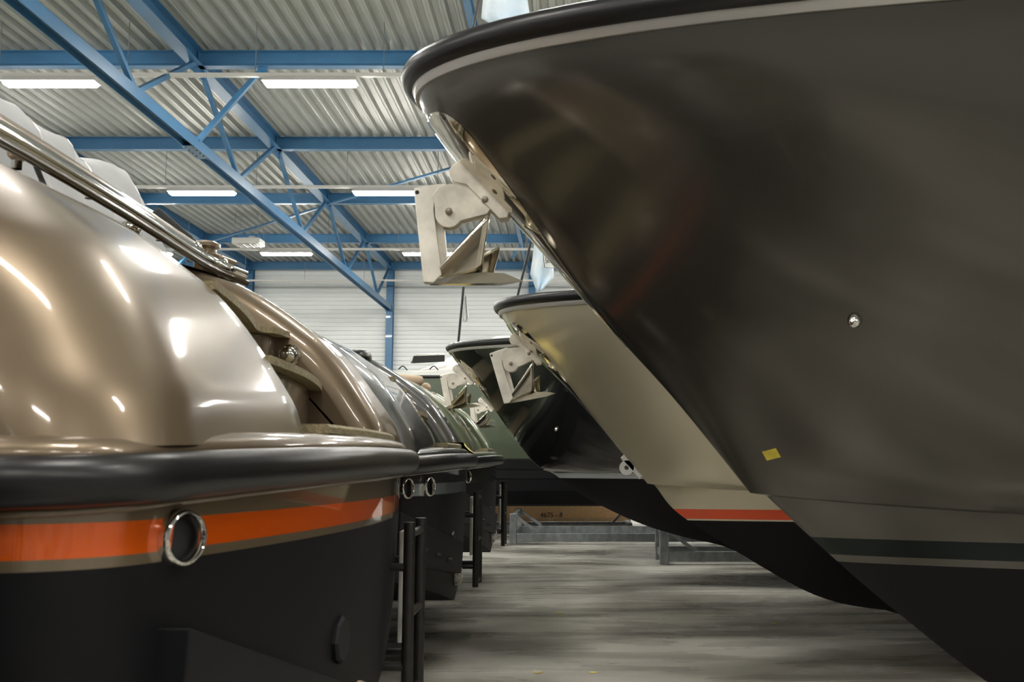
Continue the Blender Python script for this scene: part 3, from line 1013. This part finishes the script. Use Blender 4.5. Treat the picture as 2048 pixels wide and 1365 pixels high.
# ------------------------------------------------------------------ boats parked bow-on along the right
class Bow:
    def __init__(s, yc, stem, keel, A, pw, Bm, z_drop, chine, label, hull, xend=11.0, rail_r=.085, name='motor_yacht', plate_v=(.36, .95), deck='deck_white', rail_mat='rubber'):
        s.yc, s.A, s.pw, s.Bm = yc, A, pw, Bm
        s.stem = spline([(a, 0, b) for a, b in stem], 6)       # from chine up to sheer
        # arc-length parametrise
        L = [0]
        for a, b in zip(s.stem, s.stem[1:]):
            L.append(L[-1] + (b - a).length)
        s.L = [l / L[-1] for l in L]
        s.keel = [(p.x, p.z) for p in spline([(a, 0, b) for a, b in keel], 6)]
        s.z_drop, s.chine, s.xend = z_drop, chine, xend
        s.tip = s.stem[-1]
        s.hull, s.rail_r = hull, rail_r
        s.t = empty(name, (4.5, yc, 0), label, 'boat', 'boats parked bow-on along the right')
        s.make(plate_v, deck, rail_mat)

    def stem_at(s, v):
        for i in range(len(s.L) - 1):
            if v <= s.L[i + 1] + 1e-9:
                f = (v - s.L[i]) / (s.L[i + 1] - s.L[i])
                return s.stem[i].lerp(s.stem[i + 1], f)
        return s.stem[-1]

    def pt(s, v, sx, side=-1, out=0.0):
        """point on the topsides: v 0 at chine, 1 at sheer; sx metres aft of the stem"""
        P = s.stem_at(v)
        w = v ** .55
        A = s.chine[0] + (s.A - s.chine[0]) * w
        p = s.chine[1] + (s.pw - s.chine[1]) * w
        Bm = s.chine[2] + (s.Bm - s.chine[2]) * w
        b = A * max(sx, 0) ** p
        b = b / (1 + (b / Bm) ** 4) ** .25
        cd = -s.chine[3] * (1 - math.exp(-sx / 1.5))
        sd = -s.z_drop * (1 - math.exp(-sx / 5))
        return Vector((P.x + sx, s.yc + side * (b + out), P.z + cd + (sd - cd) * v))

    def make(s, plate_v, deck, rail_mat):
        t = s.t
        NV, NU = 30, 70
        m = MB()
        for side in (-1, 1):
            rows = []
            for i in range(NV + 1):
                v = i / NV
                P = s.stem_at(v)
                Lx = s.xend - P.x
                rows.append([s.pt(v, Lx * (k / NU) ** 2.6, side) for k in range(NU + 1)])
            m.grid(rows, flip=side < 0)
            low = rows[0]
            # bottom
            rb = []
            NW = 8
            c0 = low[0]
            kst = s.keel[0]
            br = []
            for j in range(NW + 1):
                w = j / NW
                r_ = []
                for k in range(NU + 1):
                    q = low[k]
                    b = abs(q.y - s.yc)
                    X = max(q.x, kst[0] + (q.x - c0.x))
                    X = q.x + (kst[0] - c0.x) * max(0, 1 - k / 40)
                    kz = interp(s.keel, X)
                    cz = q.z - .012
                    hb = max(0, b - .035 * min(1, b / .1))
                    r_.append(Vector((X, s.yc + side * hb * w, kz + (cz - kz) * (w ** 1.15))))
                br.append(r_)
            m.grid(br, flip=side < 0)
            m.grid([br[-1], low], flip=side < 0)
        # transom closing
        ends = [s.pt(i / NV, s.xend - s.stem_at(i / NV).x, -1) for i in range(NV + 1)]
        ends2 = [s.pt(i / NV, s.xend - s.stem_at(i / NV).x, 1) for i in range(NV + 1)]
        m.add(ends + ends2[::-1] + [Vector((s.xend, s.yc, interp(s.keel, s.xend)))], [tuple(range(2 * NV + 3))])
        m.build('hull', s.hull, t, smooth=28)
        # sheer line, near side -> tip -> far side
        sh = []
        sx = [(b / s.A) ** (1 / s.pw) for b in (.04, .08, .12, .17, .22, .28, .34, .4, .48, .56, .64, .72, .82, .92, 1.02, 1.15, 1.3, 1.45)]
        sx += [3.5, 4.5, 5.5, 6.5, 7.5, 8.5, 9.5, s.xend - s.tip.x]
        sx = sorted(sx)
        sx = [q for q in sx if q <= s.xend - s.tip.x + 1e-6]
        near = [s.pt(1, q, -1) for q in sx][::-1]
        far = [s.pt(1, q, 1) for q in sx]
        line = near + [s.pt(1, 0)] + far
        nrm = []
        for i, p in enumerate(line):
            tg = line[min(i + 1, len(line) - 1)] - line[max(i - 1, 0)]
            nn = Vector((tg.y, -tg.x, 0)).normalized()
            if nn.dot(p - Vector((s.tip.x + 3.0, s.yc, p.z))) < 0:
                nn = -nn
            nrm.append(nn)

        def sweep(sec):
            return MB().grid([[p + nn * d + Vector((0, 0, z)) for p, nn in zip(line, nrm)] for d, z in sec + sec[:1]])
        r = s.rail_r
        sec = []
        for k in range(16):
            a = 2 * math.pi * k / 16
            ca = math.cos(a)
            sec.append((r * .4 + (r * .8 if ca > 0 else r * .6) * ca, r * 1.2 + r * .82 * math.sin(a)))
        sweep(sec).build('rub_rail', rail_mat, t, smooth=180)
        sweep([(-.005, -.012), (.012, -.012), (.02, 0), (.026, r * .2), (r * .45, r * .48), (r * .2, r * .6), (-.01, r * .3)]).build('rail_strip', 'strip', t, smooth=50)
        sweep([(-.02, r * 1.9), (r * .3, r * 2.02), (r * .75, r * 1.92), (r * .95, r * 1.8), (r * .6, r * 1.7), (-.02, r * 1.7)]).build('deck_trim', 'chrome', t, smooth=60)
        # deck
        dz = r * 1.95
        dk = MB()
        N = len(line)
        for i in range(N // 2):
            a, b = line[i], line[i + 1]
            c, d = line[N - 1 - i], line[N - 2 - i]
            dk.add([p + Vector((0, 0, dz)) for p in (a, b, d, c)], [(0, 1, 2, 3)])
        dk.build('deck', deck, t)
        # polished bow plate
        if plate_v:
            v0, v1 = plate_v
            for side in (-1, 1):
                rows = []
                for i in range(25):
                    f = 1 - (1 - i / 24) ** 1.8
                    v = v0 + (v1 - v0) * f
                    w = .21 * f ** 1.7 * math.sqrt(max(0, 1 - f ** 9)) + .003
                    rows.append([s.pt(v, w * (k / 8) ** 2, side, .004 if k < 8 else 0.0) + Vector((-.004, 0, 0)) for k in range(9)])
                MB().grid(rows, flip=side < 0).build('bow_plate', 'plate', t, smooth=60)


taupe = Bow(5.5, [(.98, 1.515), (.577, 2.022), (.153, 2.494), (-.281, 2.991), (-.60, 3.33), (-.76, 3.53), (-.83, 3.64), (-.86, 3.72)],
            [(1.06, 1.506), (1.418, 1.172), (1.77, .869), (2.287, .48), (2.8, .30), (3.5, .22), (12, .20)], .95, .47, 2.05, .10, (.58, .85, 1.75, .13),
            'huge dark taupe boat bow filling the right of the picture', 'h_taupe', rail_r=.08)
beige = Bow(9.7, [(.744, 1.462), (.097, 2.244), (-.22, 2.57), (-.513, 2.854), (-.62, 3.0), (-.675, 3.09)],
            [(.816, 1.442), (1.053, 1.168), (1.714, .745), (2.37, .396), (3.03, .271), (4, .22), (12, .2)], .98, .43, 2.0, .05, (.55, .85, 1.7, .10),
            'champagne beige boat bow with orange stripe, behind the taupe bow', 'h_beige', rail_r=.06)
black = Bow(14.0, [(-.382, 1.548), (-.626, 1.79), (-1.261, 2.66), (-1.55, 3.0), (-1.65, 3.12), (-1.68, 3.17)],
            [(-.33, 1.53), (-.208, 1.479), (.277, 1.137), (1.104, .762), (2.065, .524), (3, .42), (12, .36)], 1.0, .45, 1.9, .0, (.55, .85, 1.6, .12),
            'glossy black boat bow with white stripe, third in the right row', 'h_black', rail_r=.055, deck='deck_grey')
olive = Bow(18.4, [(-.05, 1.6), (-.5, 2.0), (-1.12, 2.62), (-1.35, 2.85), (-1.42, 2.95), (-1.45, 3.0)],
            [(.0, 1.58), (.35, 1.2), (.9, .85), (1.9, .55), (3, .45), (12, .4)], 1.0, .45, 1.9, .0, (.55, .85, 1.6, .12),
            'dark olive boat bow almost hidden behind the black bow', 'h_olive', rail_r=.055)

# chrome fittings and tape on the bows (points found where the line of sight meets the hull)


def on_bow(b, px_, py_, out=0.0):
    best = None
    for i in range(1, 60):
        v = i / 60
        for k in range(1, 160):
            p = b.pt(v, k * .025)
            d = p.y
            c, sn = math.cos(TH), math.sin(TH)
            z = p.z - H
            dep = p.y * c + z * sn
            x = CX + FPX * p.x / dep
            y = CY - FPX * (-p.y * sn + z * c) / dep
            e = (x - px_) ** 2 + (y - py_) ** 2
            if best is None or e < best[0]:
                best = (e, v, k * .025, p)
    e, v, sx, p = best
    n = (b.pt(v, sx + .02) - b.pt(v, sx - .02)).cross(b.pt(min(1, v + .01), sx) - b.pt(v - .01, sx)).normalized()
    if n.y > 0:
        n = -n
    return p, n


def fit(n, up=Vector((0, 0, 1))):
    x = up.cross(n).normalized()
    return Matrix((x, n.cross(x), n)).transposed()


p, n = on_bow(taupe, 1714, 640)
MB().lathe([(0, .06), (.018, .055), (.03, .035), (.034, .01), (.036, 0)], p, n, 20).build('drain_nozzle', 'chrome', taupe.t, smooth=60)
p, n = on_bow(taupe, 1548, 915)
R_ = fit(n) @ Matrix.Rotation(math.radians(14), 3, 'Z')
tag(MB().box(p + n * .002, (.088, .055, .002), R_).build('tape_piece', 'tape'), 'small strip of yellow tape stuck on the taupe hull', 'tape')
p, n = on_bow(black, 1112, 856)
MB().lathe([(0, .05), (.018, .045), (.026, .02), (.03, 0)], p, n, 16).build('drain_nozzle', 'chrome', black.t, smooth=60)
# towing eye on the beige stem
sp3 = [Vector((x, 9.7, z)) for x, z in (xz(1243, 912, 9.7), xz(1283, 955, 9.7))]
te = MB().bar(sp3[0] + Vector((.01, 0, 0)), sp3[1] + Vector((.01, 0, 0)), .075, .03, (0, 1, 0)).build('tow_plate', 'chrome', beige.t, bevel=.012)
c = Vector((xz(1253, 936, 9.7)[0], 9.7, xz(1253, 936, 9.7)[1]))
MB().lathe([(.022, -.015), (.07, -.015), (.07, .015), (.022, .015), (.022, -.015)], c, (0, 1, 0), 24).build('tow_eye', 'chrome', te, smooth=40)


# ------------------------------------------------------------------ anchors
def anchor(Y, dx, dz, k, label, rot=0.0):
    """outlines measured on the large anchor (5.5 m away), moved by dx, dz and scaled by k about its hinge"""
    hx, hz = xz(960, 400, 5.5)

    def q(x, y, swing=True):
        a, b = xz(x, y, 5.5)
        u, v = (a - hx) * k, (b - hz) * k
        g = rot if swing else 0.0     # the bracket stays on the stem, the anchor swings
        return (hx + dx + u * math.cos(g) - v * math.sin(g), hz + dz + u * math.sin(g) + v * math.cos(g))
    root = q(960, 400)
    t = empty('anchor', (root[0], Y, root[1]), label, 'anchor', 'anchors on the bows')

    def P(pts, swing=True):
        return [q(*p, swing) for p in pts]

    def arc(cx, cy, r, a0, a1, n=10):
        return [(cx + r * math.cos(math.radians(a0 + (a1 - a0) * i / n)), cy + r * math.sin(math.radians(a0 + (a1 - a0) * i / n))) for i in range(n + 1)]
    w = .001 * k
    # shank: curved box beam
    MB().plate(P([(829, 379), (862, 373), (893, 369), (897, 384), (880, 390), (871, 402), (869, 425), (872, 450), (881, 520), (884, 552), (868, 568), (848, 567), (838, 470)]),
               Y - 32 * w, Y + 32 * w).build('shank', 'shank', t, bevel=.006 * k)
    MB().plate(P([(866, 400), (884, 392), (886, 440), (892, 500), (894, 540), (884, 556), (872, 500)]), Y + 5 * w, Y + 60 * w).build('shank_web', 'cast', t, bevel=.004 * k)
    hcx, hcz = q(836, 388)
    MB().lathe([(0, .0015), (.012 * k, .0015), (.012 * k, -.002)], (hcx, Y - 32 * w, hcz), (0, -1, 0), 12).build('eye_hole', 'dark', t)
    # hinge cheek
    for s in (-1, 1):
        y0 = Y + s * 40 * w
        MB().plate(P([(866, 395), (880, 378), (900, 372), (940, 375), (975, 392), (990, 412), (975, 432), (935, 442)] + arc(899, 432, 27, 30, 190, 12) + [(871, 412)]),
                   y0 - 7 * w, y0 + 7 * w).build('hinge_cheek', 'cast', t, bevel=.003 * k)
    for bx, by in ((900, 428), (972, 405)):
        cx_, cz_ = q(bx, by)
        MB().lathe([(0, .0), (.014 * k, .002), (.02 * k, .012), (.02 * k, .04), (.02 * k, .12 * k)], (cx_, Y - .075 * k, cz_), (0, 1, 0), 10).build('bolt', 'bolt', t, smooth=40)
    # bracket along the stem
    for s in (-1, 1):
        y0 = Y + s * 56 * w
        MB().plate(P(arc(922, 352, 21, 120, 250, 8) + [(925, 328), (1020, 428), (1016, 440), (1000, 442), (935, 375)], False), y0 - 8 * w, y0 + 8 * w).build('bow_bracket', 'cast', t, bevel=.004 * k)
    MB().plate(P([(926, 326), (940, 318), (1034, 420), (1022, 430)], False), Y - 75 * w, Y + 75 * w).build('bracket_base', 'chrome', t, bevel=.004 * k)
    # flukes
    C = q(858, 566)

    def fl(tip, mid, root_, ys, nm):
        a, b, c_ = q(*tip), q(*mid), q(*root_)
        m = MB()
        rows = []
        for i in range(9):
            f = i / 8
            lo = Vector((C[0] + (c_[0] - C[0]) * f, Y + ys * .25 * math.sin(f * 2.2) * k * .4, C[1] + (c_[1] - C[1]) * f))
            g = f ** 1.25
            top = Vector((C[0] + (a[0] - C[0]) * g + .02 * k * math.sin(f * 3.14), Y + ys * k * (.03 + .97 * f ** 1.1), C[1] + (a[1] - C[1]) * (f ** .95)))
            rows.append([lo.lerp(top, j / 6) + Vector((0, ys * .10 * k * math.sin(j / 6 * math.pi), 0)) * (f) for j in range(7)])
        m.grid(rows)
        return m.build(nm, 'fluke', t, smooth=70, solid=.012 * k)
    fl((985, 433), (940, 470), (964, 548), -.13, 'fluke')
    fl((997, 482), (985, 500), (985, 550), .15, 'fluke')
    MB().add([(x, Y + s * d * k, z) for (x, z), d in zip(P([(852, 562), (965, 548), (1010, 550), (1047, 563), (1000, 569), (860, 570)]), (.02, .05, .05, .004, .045, .02)) for s in (-1, 1)],
             [(0, 2, 3, 1), (2, 4, 5, 3), (4, 6, 7, 5), (6, 8, 9, 7), (8, 10, 11, 9), (10, 0, 1, 11), (0, 10, 8, 2), (2, 8, 6, 4), (1, 3, 9, 11), (3, 5, 7, 9)]).build('fluke_base', 'fluke', t, smooth=30)
    return t


anchor(5.5, 0, 0, 1.0, 'large stainless anchor hanging from the taupe bow')


def anchor_at(px_, py_, Y, k, label, rot=0.0):
    """hinge bolt seen at px_, py_"""
    hx, hz = xz(960, 400, 5.5)
    bx, bz = xz(972, 405, 5.5)
    x, z = xz(px_, py_, Y)
    return anchor(Y, x - hx - (bx - hx) * k, z - hz - (bz - hz) * k, k, label, rot)


anchor_at(1058, 710, 9.7, .94, 'stainless anchor hanging from the champagne beige bow', math.radians(10))
anchor_at(931, 758, 14.0, .88, 'stainless anchor hanging from the black bow', math.radians(4))
anchor_at(974, 815, 18.4, .80, 'small stainless anchor low in front of the olive hull')


# ------------------------------------------------------------------ flags
def flag(base, top, Y, cloth, label, mat_, zdeck):
    a, b = at(*base, Y), at(*top, Y)
    a = a + (b - a) * ((zdeck - a.z) / (b.z - a.z))
    t = empty('flag', a, label, 'flag', 'flags on the bows')
    r = .012 * Y / 9.7
    MB().tube([a, b], r, 8).build('flagstaff', 'rubber', t, smooth=50)
    rows = []
    for i, (l, rr) in enumerate(cloth):
        p, q = at(*l, Y), at(*rr, Y)
        rows.append([p.lerp(q, j / 10) + Vector((0, .03 * Y / 10 * math.sin(j * 1.1 + i * .5) - .01, 0)) for j in range(11)])
    fine = []
    for a_, b_ in zip(rows, rows[1:]):
        for k in range(4):
            fine.append([p.lerp(q, k / 4) for p, q in zip(a_, b_)])
    fine.append(rows[-1])
    MB().grid(fine).build('flag_cloth', mat_, t, smooth=80, solid=.003)
    return t


flag((943, 72), (972, -75), 5.5, [((975, -70), (1040, -80)), ((968, -20), (1052, -20)), ((962, 36), (1060, 34)), ((1004, 60), (1062, 40))],
     'pale blue flag on a black staff above the taupe bow', 'flag_blue', 3.89)
f2 = flag((1036, 588), (1069, 455), 10.3, [((1070, 470), (1104, 492)), ((1066, 510), (1106, 512)), ((1060, 548), (1108, 556)), ((1074, 584), (1080, 584))],
          'pale blue flag with a lettered badge above the champagne bow', 'flag_blue', 3.22)
bc = at(1097, 521, 10.18)
fw = MB()
pts = []
for (sx, sz) in ((-.06, .085), (.06, .06), (.06, -.085), (-.04, -.075)):
    pts.append(bc + Vector((sx, 0, sz)))
fw.add(pts + [p + Vector((0, .004, 0)) for p in pts], [(0, 1, 2, 3), (7, 6, 5, 4), (0, 4, 5, 1), (1, 5, 6, 2), (2, 6, 7, 3), (3, 7, 4, 0)]).build('badge', 'flag_white', f2)
MB().tube([p + Vector((0, -.004, 0)) for p in pts], .004, 5, closed=True).build('badge_outline', 'ink', f2)
text_mesh('lettering', 'ER', .065, bc + Vector((-.012, -.006, .0)), (math.pi / 2, math.pi / 2, 0), 'ink', f2)
flag((917, 682), (927, 574), 14.4, [((929, 590), (932, 588)), ((927, 615), (935, 613)), ((925, 641), (939, 637)), ((930, 645), (934, 643))],
     'small white flag drooping on a thin staff above the black bow', 'flag_white', 3.27)

# ------------------------------------------------------------------ green boat lying across the end of the aisle
GY = 22.0
gb = empty('motor_yacht', (-1.5, GY + 1.6, 0), 'olive green boat lying broadside across the end of the aisle', 'boat')
st = []
XS = [-8.2, -8.0, -7.5, -6.5, -5, -3, -1, 1, 2.5, 3.8, 4.8, 5.5, 5.9]
BW = [b * .84 for b in (1.4, 1.65, 1.8, 1.88, 1.9, 1.9, 1.9, 1.82, 1.6, 1.2, .75, .3, .04)]
for side in (-1, 1):
    pass
mm = MB()
for side in (-1, 1):
    rows = []
    for x, b in zip(XS, BW):
        k = max(0, (x - 1) / 5)
        zk = .60 + k * k * 1.5
        sec = [(0, zk), (b * .8, zk + .10), (b * .93, 1.0 + k * .5), (b * .955, 1.25 + k * .4), (b * .965, 1.27 + k * .4), (b * .965, 1.45 + k * .3), (b * .975, 1.47 + k * .3), (b * .98, 1.66), (b * .99, 1.9), (b, 2.5), (b * 1.0, 3.1), (b * .985, 3.5)]
        rows.append([Vector((x, GY + 1.6 + side * h, z)) for h, z in sec])
    mm.grid(rows, flip=side > 0)
    mm.add([Vector((XS[0], GY + 1.6, .6)), Vector((XS[0], GY + 1.6, 3.5))] + rows[0], [(1, 0) + tuple(range(2, 2 + len(rows[0])))])
mm.build('hull', 'h_olive', gb, smooth=25)
lineN = [Vector((x, GY + 1.6 - b * .985, 3.5)) for x, b in zip(XS, BW)]
lineF = [Vector((x, GY + 1.6 + b * .985, 3.5)) for x, b in zip(XS, BW)]
MB().tube([p + Vector((0, -.02, .0)) for p in lineN], .035, 8).build('rub_rail', 'rubber', gb, smooth=60)
dk = MB()
for i in range(len(XS) - 1):
    for z0, z1 in ((3.52, 3.62),):
        dk.add([lineN[i] + Vector((0, 0, .02)), lineN[i + 1] + Vector((0, 0, .02)), lineN[i + 1] + Vector((0, .05, .12)), lineN[i] + Vector((0, .05, .12))], [(0, 1, 2, 3)])
        dk.add([lineF[i] + Vector((0, 0, .02)), lineF[i + 1] + Vector((0, 0, .02)), lineF[i + 1] + Vector((0, -.05, .12)), lineF[i] + Vector((0, -.05, .12))], [(3, 2, 1, 0)])
        dk.add([lineN[i] + Vector((0, .05, .12)), lineN[i + 1] + Vector((0, .05, .12)), lineF[i + 1] + Vector((0, -.05, .12)), lineF[i] + Vector((0, -.05, .12))], [(0, 1, 2, 3)])
dk.build('deck', 'deck_white', gb, smooth=30)
for px_ in (806, 868):
    q = at(px_, 741, GY)
    MB().tube(spline([q + Vector((-.1, -.0, .02)), q + Vector((0, -.02, .09)), q + Vector((.1, -.02, .0))], 4), .014, 6).build('mooring_loop', 'rubber', gb)

# white tarpaulin on its deck
wt = []
base = at(810, 742, GY + .4)
for i in range(19):
    f = i / 18
    X = -3.7 + f * 3.9
    hh = interp([(-3.7, .02), (-3.2, .18), (-2.6, .5), (-2.1, .8), (-1.7, .95), (-.8, 1.0), (.2, .9)], X)
    row = []
    for j in range(13):
        g = j / 12
        y = GY + .25 + g * 2.6
        z = 3.62 + hh * max(0, math.sin(math.pi * min(1, g * 1.1 if g < .9 else 1))) ** .6
        v = Vector((X, y, z))
        w = .10 * noise.noise(v * 1.8) + .04 * noise.noise(v * 5)
        row.append(v + Vector((w, 0, w * (1 if 0 < j < 12 else 0))))
    wt.append(row)
wtp = empty('tarpaulin', (-1.8, GY + 1.5, 3.62), 'white crumpled tarpaulin on the deck of the olive green boat', 'tarpaulin')
MB().grid(wt).build('cover_sheet', 'white_tarp', wtp, smooth=80, solid=.008)
qa = at(824, 719, GY + .6)
wsn = empty('windscreen', qa, 'dark glazed panel with bright frame poking out of the white tarpaulin', 'windscreen')
MB().plate([(qa.x, qa.z - .1), (qa.x + .05, qa.z + .08), (qa.x + .75, qa.z + .1), (qa.x + .75, qa.z - .06)], GY + .5, GY + .56).build('glass_pane', 'dark', wsn, bevel=.01)
MB().tube([(qa.x, GY + .5, qa.z - .1), (qa.x + .05, GY + .5, qa.z + .08), (qa.x + .75, GY + .5, qa.z + .1)], .022, 8).build('frame', 'chrome', wsn, smooth=60)


# ------------------------------------------------------------------ galvanised boat cradles
def cradle(x0, x1, y0, y1, hp, label):
    t = empty('boat_cradle', (x0, y0, 0), label, 'cradle', 'galvanised boat cradles')
    w = .14
    for yy in (y0, y1):
        for xx in (x0, x1):
            MB().bb((xx - w / 2, yy - w / 2, 0), (xx + w / 2, yy + w / 2, hp)).build('post', 'galv', t, bevel=.008)
        MB().bb((x0 + w / 2, yy - .05, .05), (x1 - w / 2, yy + .05, .21)).build('base_beam', 'galv', t, bevel=.006)
        for xx, s in ((x0, 1), (x1, -1)):
            MB().bar((xx + s * .05, yy, hp - .06), (xx + s * .5, yy, .22), .06, .06, (0, 1, 0)).build('diagonal_brace', 'galv', t, bevel=.005)
    for xx in (x0, x1):
        MB().bb((xx - .04, y0 + w / 2, .1), (xx + .04, y1 - w / 2, .22)).build('side_beam', 'galv', t, bevel=.006)
        MB().bb((xx - .04, y0 + w / 2, hp - .12), (xx + .04, y1 - w / 2, hp - .02)).build('side_beam', 'galv', t, bevel=.006)
    return t


p1, p2 = at(1029, 1089, 20.3), None
cradle(-1.14, 3.2, 20.37, 22.6, .60, 'galvanised cradle with corner brace under the olive green boat')
cradle(1.52, 5.6, 16.45, 17.3, .62, 'galvanised cradle half hidden behind the beige keel')
lf = empty('steel_frame', (-.5, 23.9, 0), 'low galvanised frame on the floor in front of the chipboard crate', 'frame')
for yy in (23.8, 24.9):
    MB().bb((-3.2, yy - .05, .0), (1.36, yy + .05, .16)).build('base_beam', 'galv', lf, bevel=.006)
for xx in (-3.2, 1.4):
    MB().bb((xx - .06, 23.74, 0), (xx + .06, 24.96, .2)).build('end_beam', 'galv', lf, bevel=.006)
MB().bar((.95, 23.8, .15), (1.2, 23.8, .42), .05, .06, (0, 1, 0)).build('diagonal_brace', 'galv', lf, bevel=.005)

# keel blocks and props for the rows


def keel_block(x, y, z, label):
    t = empty('keel_block', (x, y, 0), label, 'support', 'keel blocks under the boats')
    nb = max(1, int(round(z / .1)))
    for k in range(nb):
        ww = (.5, .3) if k % 2 == 0 else (.3, .5)
        MB().bb((x - ww[0] / 2, y - ww[1] / 2, z * k / nb), (x + ww[0] / 2, y + ww[1] / 2, z * (k + 1) / nb)).build('timber', 'pine', t, bevel=.005)
    return t


for nm, yc, z, xs in (('gold', 4.6, .42, (-3.5, -5.8)), ('grey', 9.3, .42, (-3.5, -5.8)), ('sage', 14.0, .42, (-3.5, -5.8)),
                      ('taupe', 5.5, .2, (5.0, 9.5)), ('beige', 9.7, .2, (5.0, 9.5)), ('black', 14.0, .365, (6.0, 10.0)), ('olive bow', 18.4, .41, (6.0, 10.0))):
    for x, w in zip(xs, ('nearer the aisle', 'farther from the aisle')):
        keel_block(x, yc, z, 'stacked timber keel block under the %s boat, %s' % (nm, w))

# chipboard crate with stencilled number
cr = empty('shipping_crate', (-.5, 26.4, 0), 'chipboard crate stencilled 4675-8 behind the olive green boat', 'crate')
MB().bb((-2.5, 25.9, .2), (1.55, 26.9, .7)).build('crate_panel', 'osb', cr, bevel=.01)
for x in (-1.9, -1.65, 1.45):
    MB().bb((x - .05, 25.86, .2), (x + .05, 25.9, .7)).build('batten', 'pine', cr, bevel=.005)
MB().bb((-2.5, 25.85, .0), (1.55, 26.9, .2)).build('pallet_board', 'pine', cr, bevel=.005)
tp_ = at(1103, 1031, 25.9)
text_mesh('stencil', '4675 - 8', .17, (tp_.x, 25.895, tp_.z), (math.pi / 2, 0, 0), 'ink', cr)

# scraps on the floor
for px_, py_, s, m_, lb in ((1186, 1347, .035, 'tape_pale', 'pale yellow tape scrap on the floor at the bottom edge'), (1076, 1347, .04, 'tape_pale', 'flat pale paper scrap on the floor, bottom centre'),
                            (1549, 1249, .03, 'tape', 'yellow scrap on the floor under the beige keel'), (1429, 1224, .018, 'tan_pad', 'tiny tan crumb on the floor below the beige hull'),
                            (1322, 1268, .02, 'tan_pad', 'tiny tan crumb on the open floor in front of the taupe keel'), (1118, 1228, .04, 'tape', 'faint yellow scuffed scrap in the middle of the aisle')):
    c, sn = math.cos(TH), math.sin(TH)
    a, b = (px_ - CX) / FPX, (CY - py_) / FPX
    tt = -H / (sn + b * c)
    P0 = Vector((a * tt, (c - b * sn) * tt, 0))
    m_b = MB()
    n_ = 7
    ring = [P0 + Vector((math.cos(k * 2 * math.pi / n_) * s * (1 + .4 * noise.noise((px_, k, 0))), math.sin(k * 2 * math.pi / n_) * s * .6, .002 + .004 * random.random())) for k in range(n_)]
    m_b.add(ring + [p + Vector((0, 0, .003)) for p in ring], [tuple(range(n_ - 1, -1, -1)), tuple(range(n_, 2 * n_))] + [(k, (k + 1) % n_, n_ + (k + 1) % n_, n_ + k) for k in range(n_)])
    tag(m_b.build('paper_scrap', m_), lb, 'scrap', 'scraps on the floor')
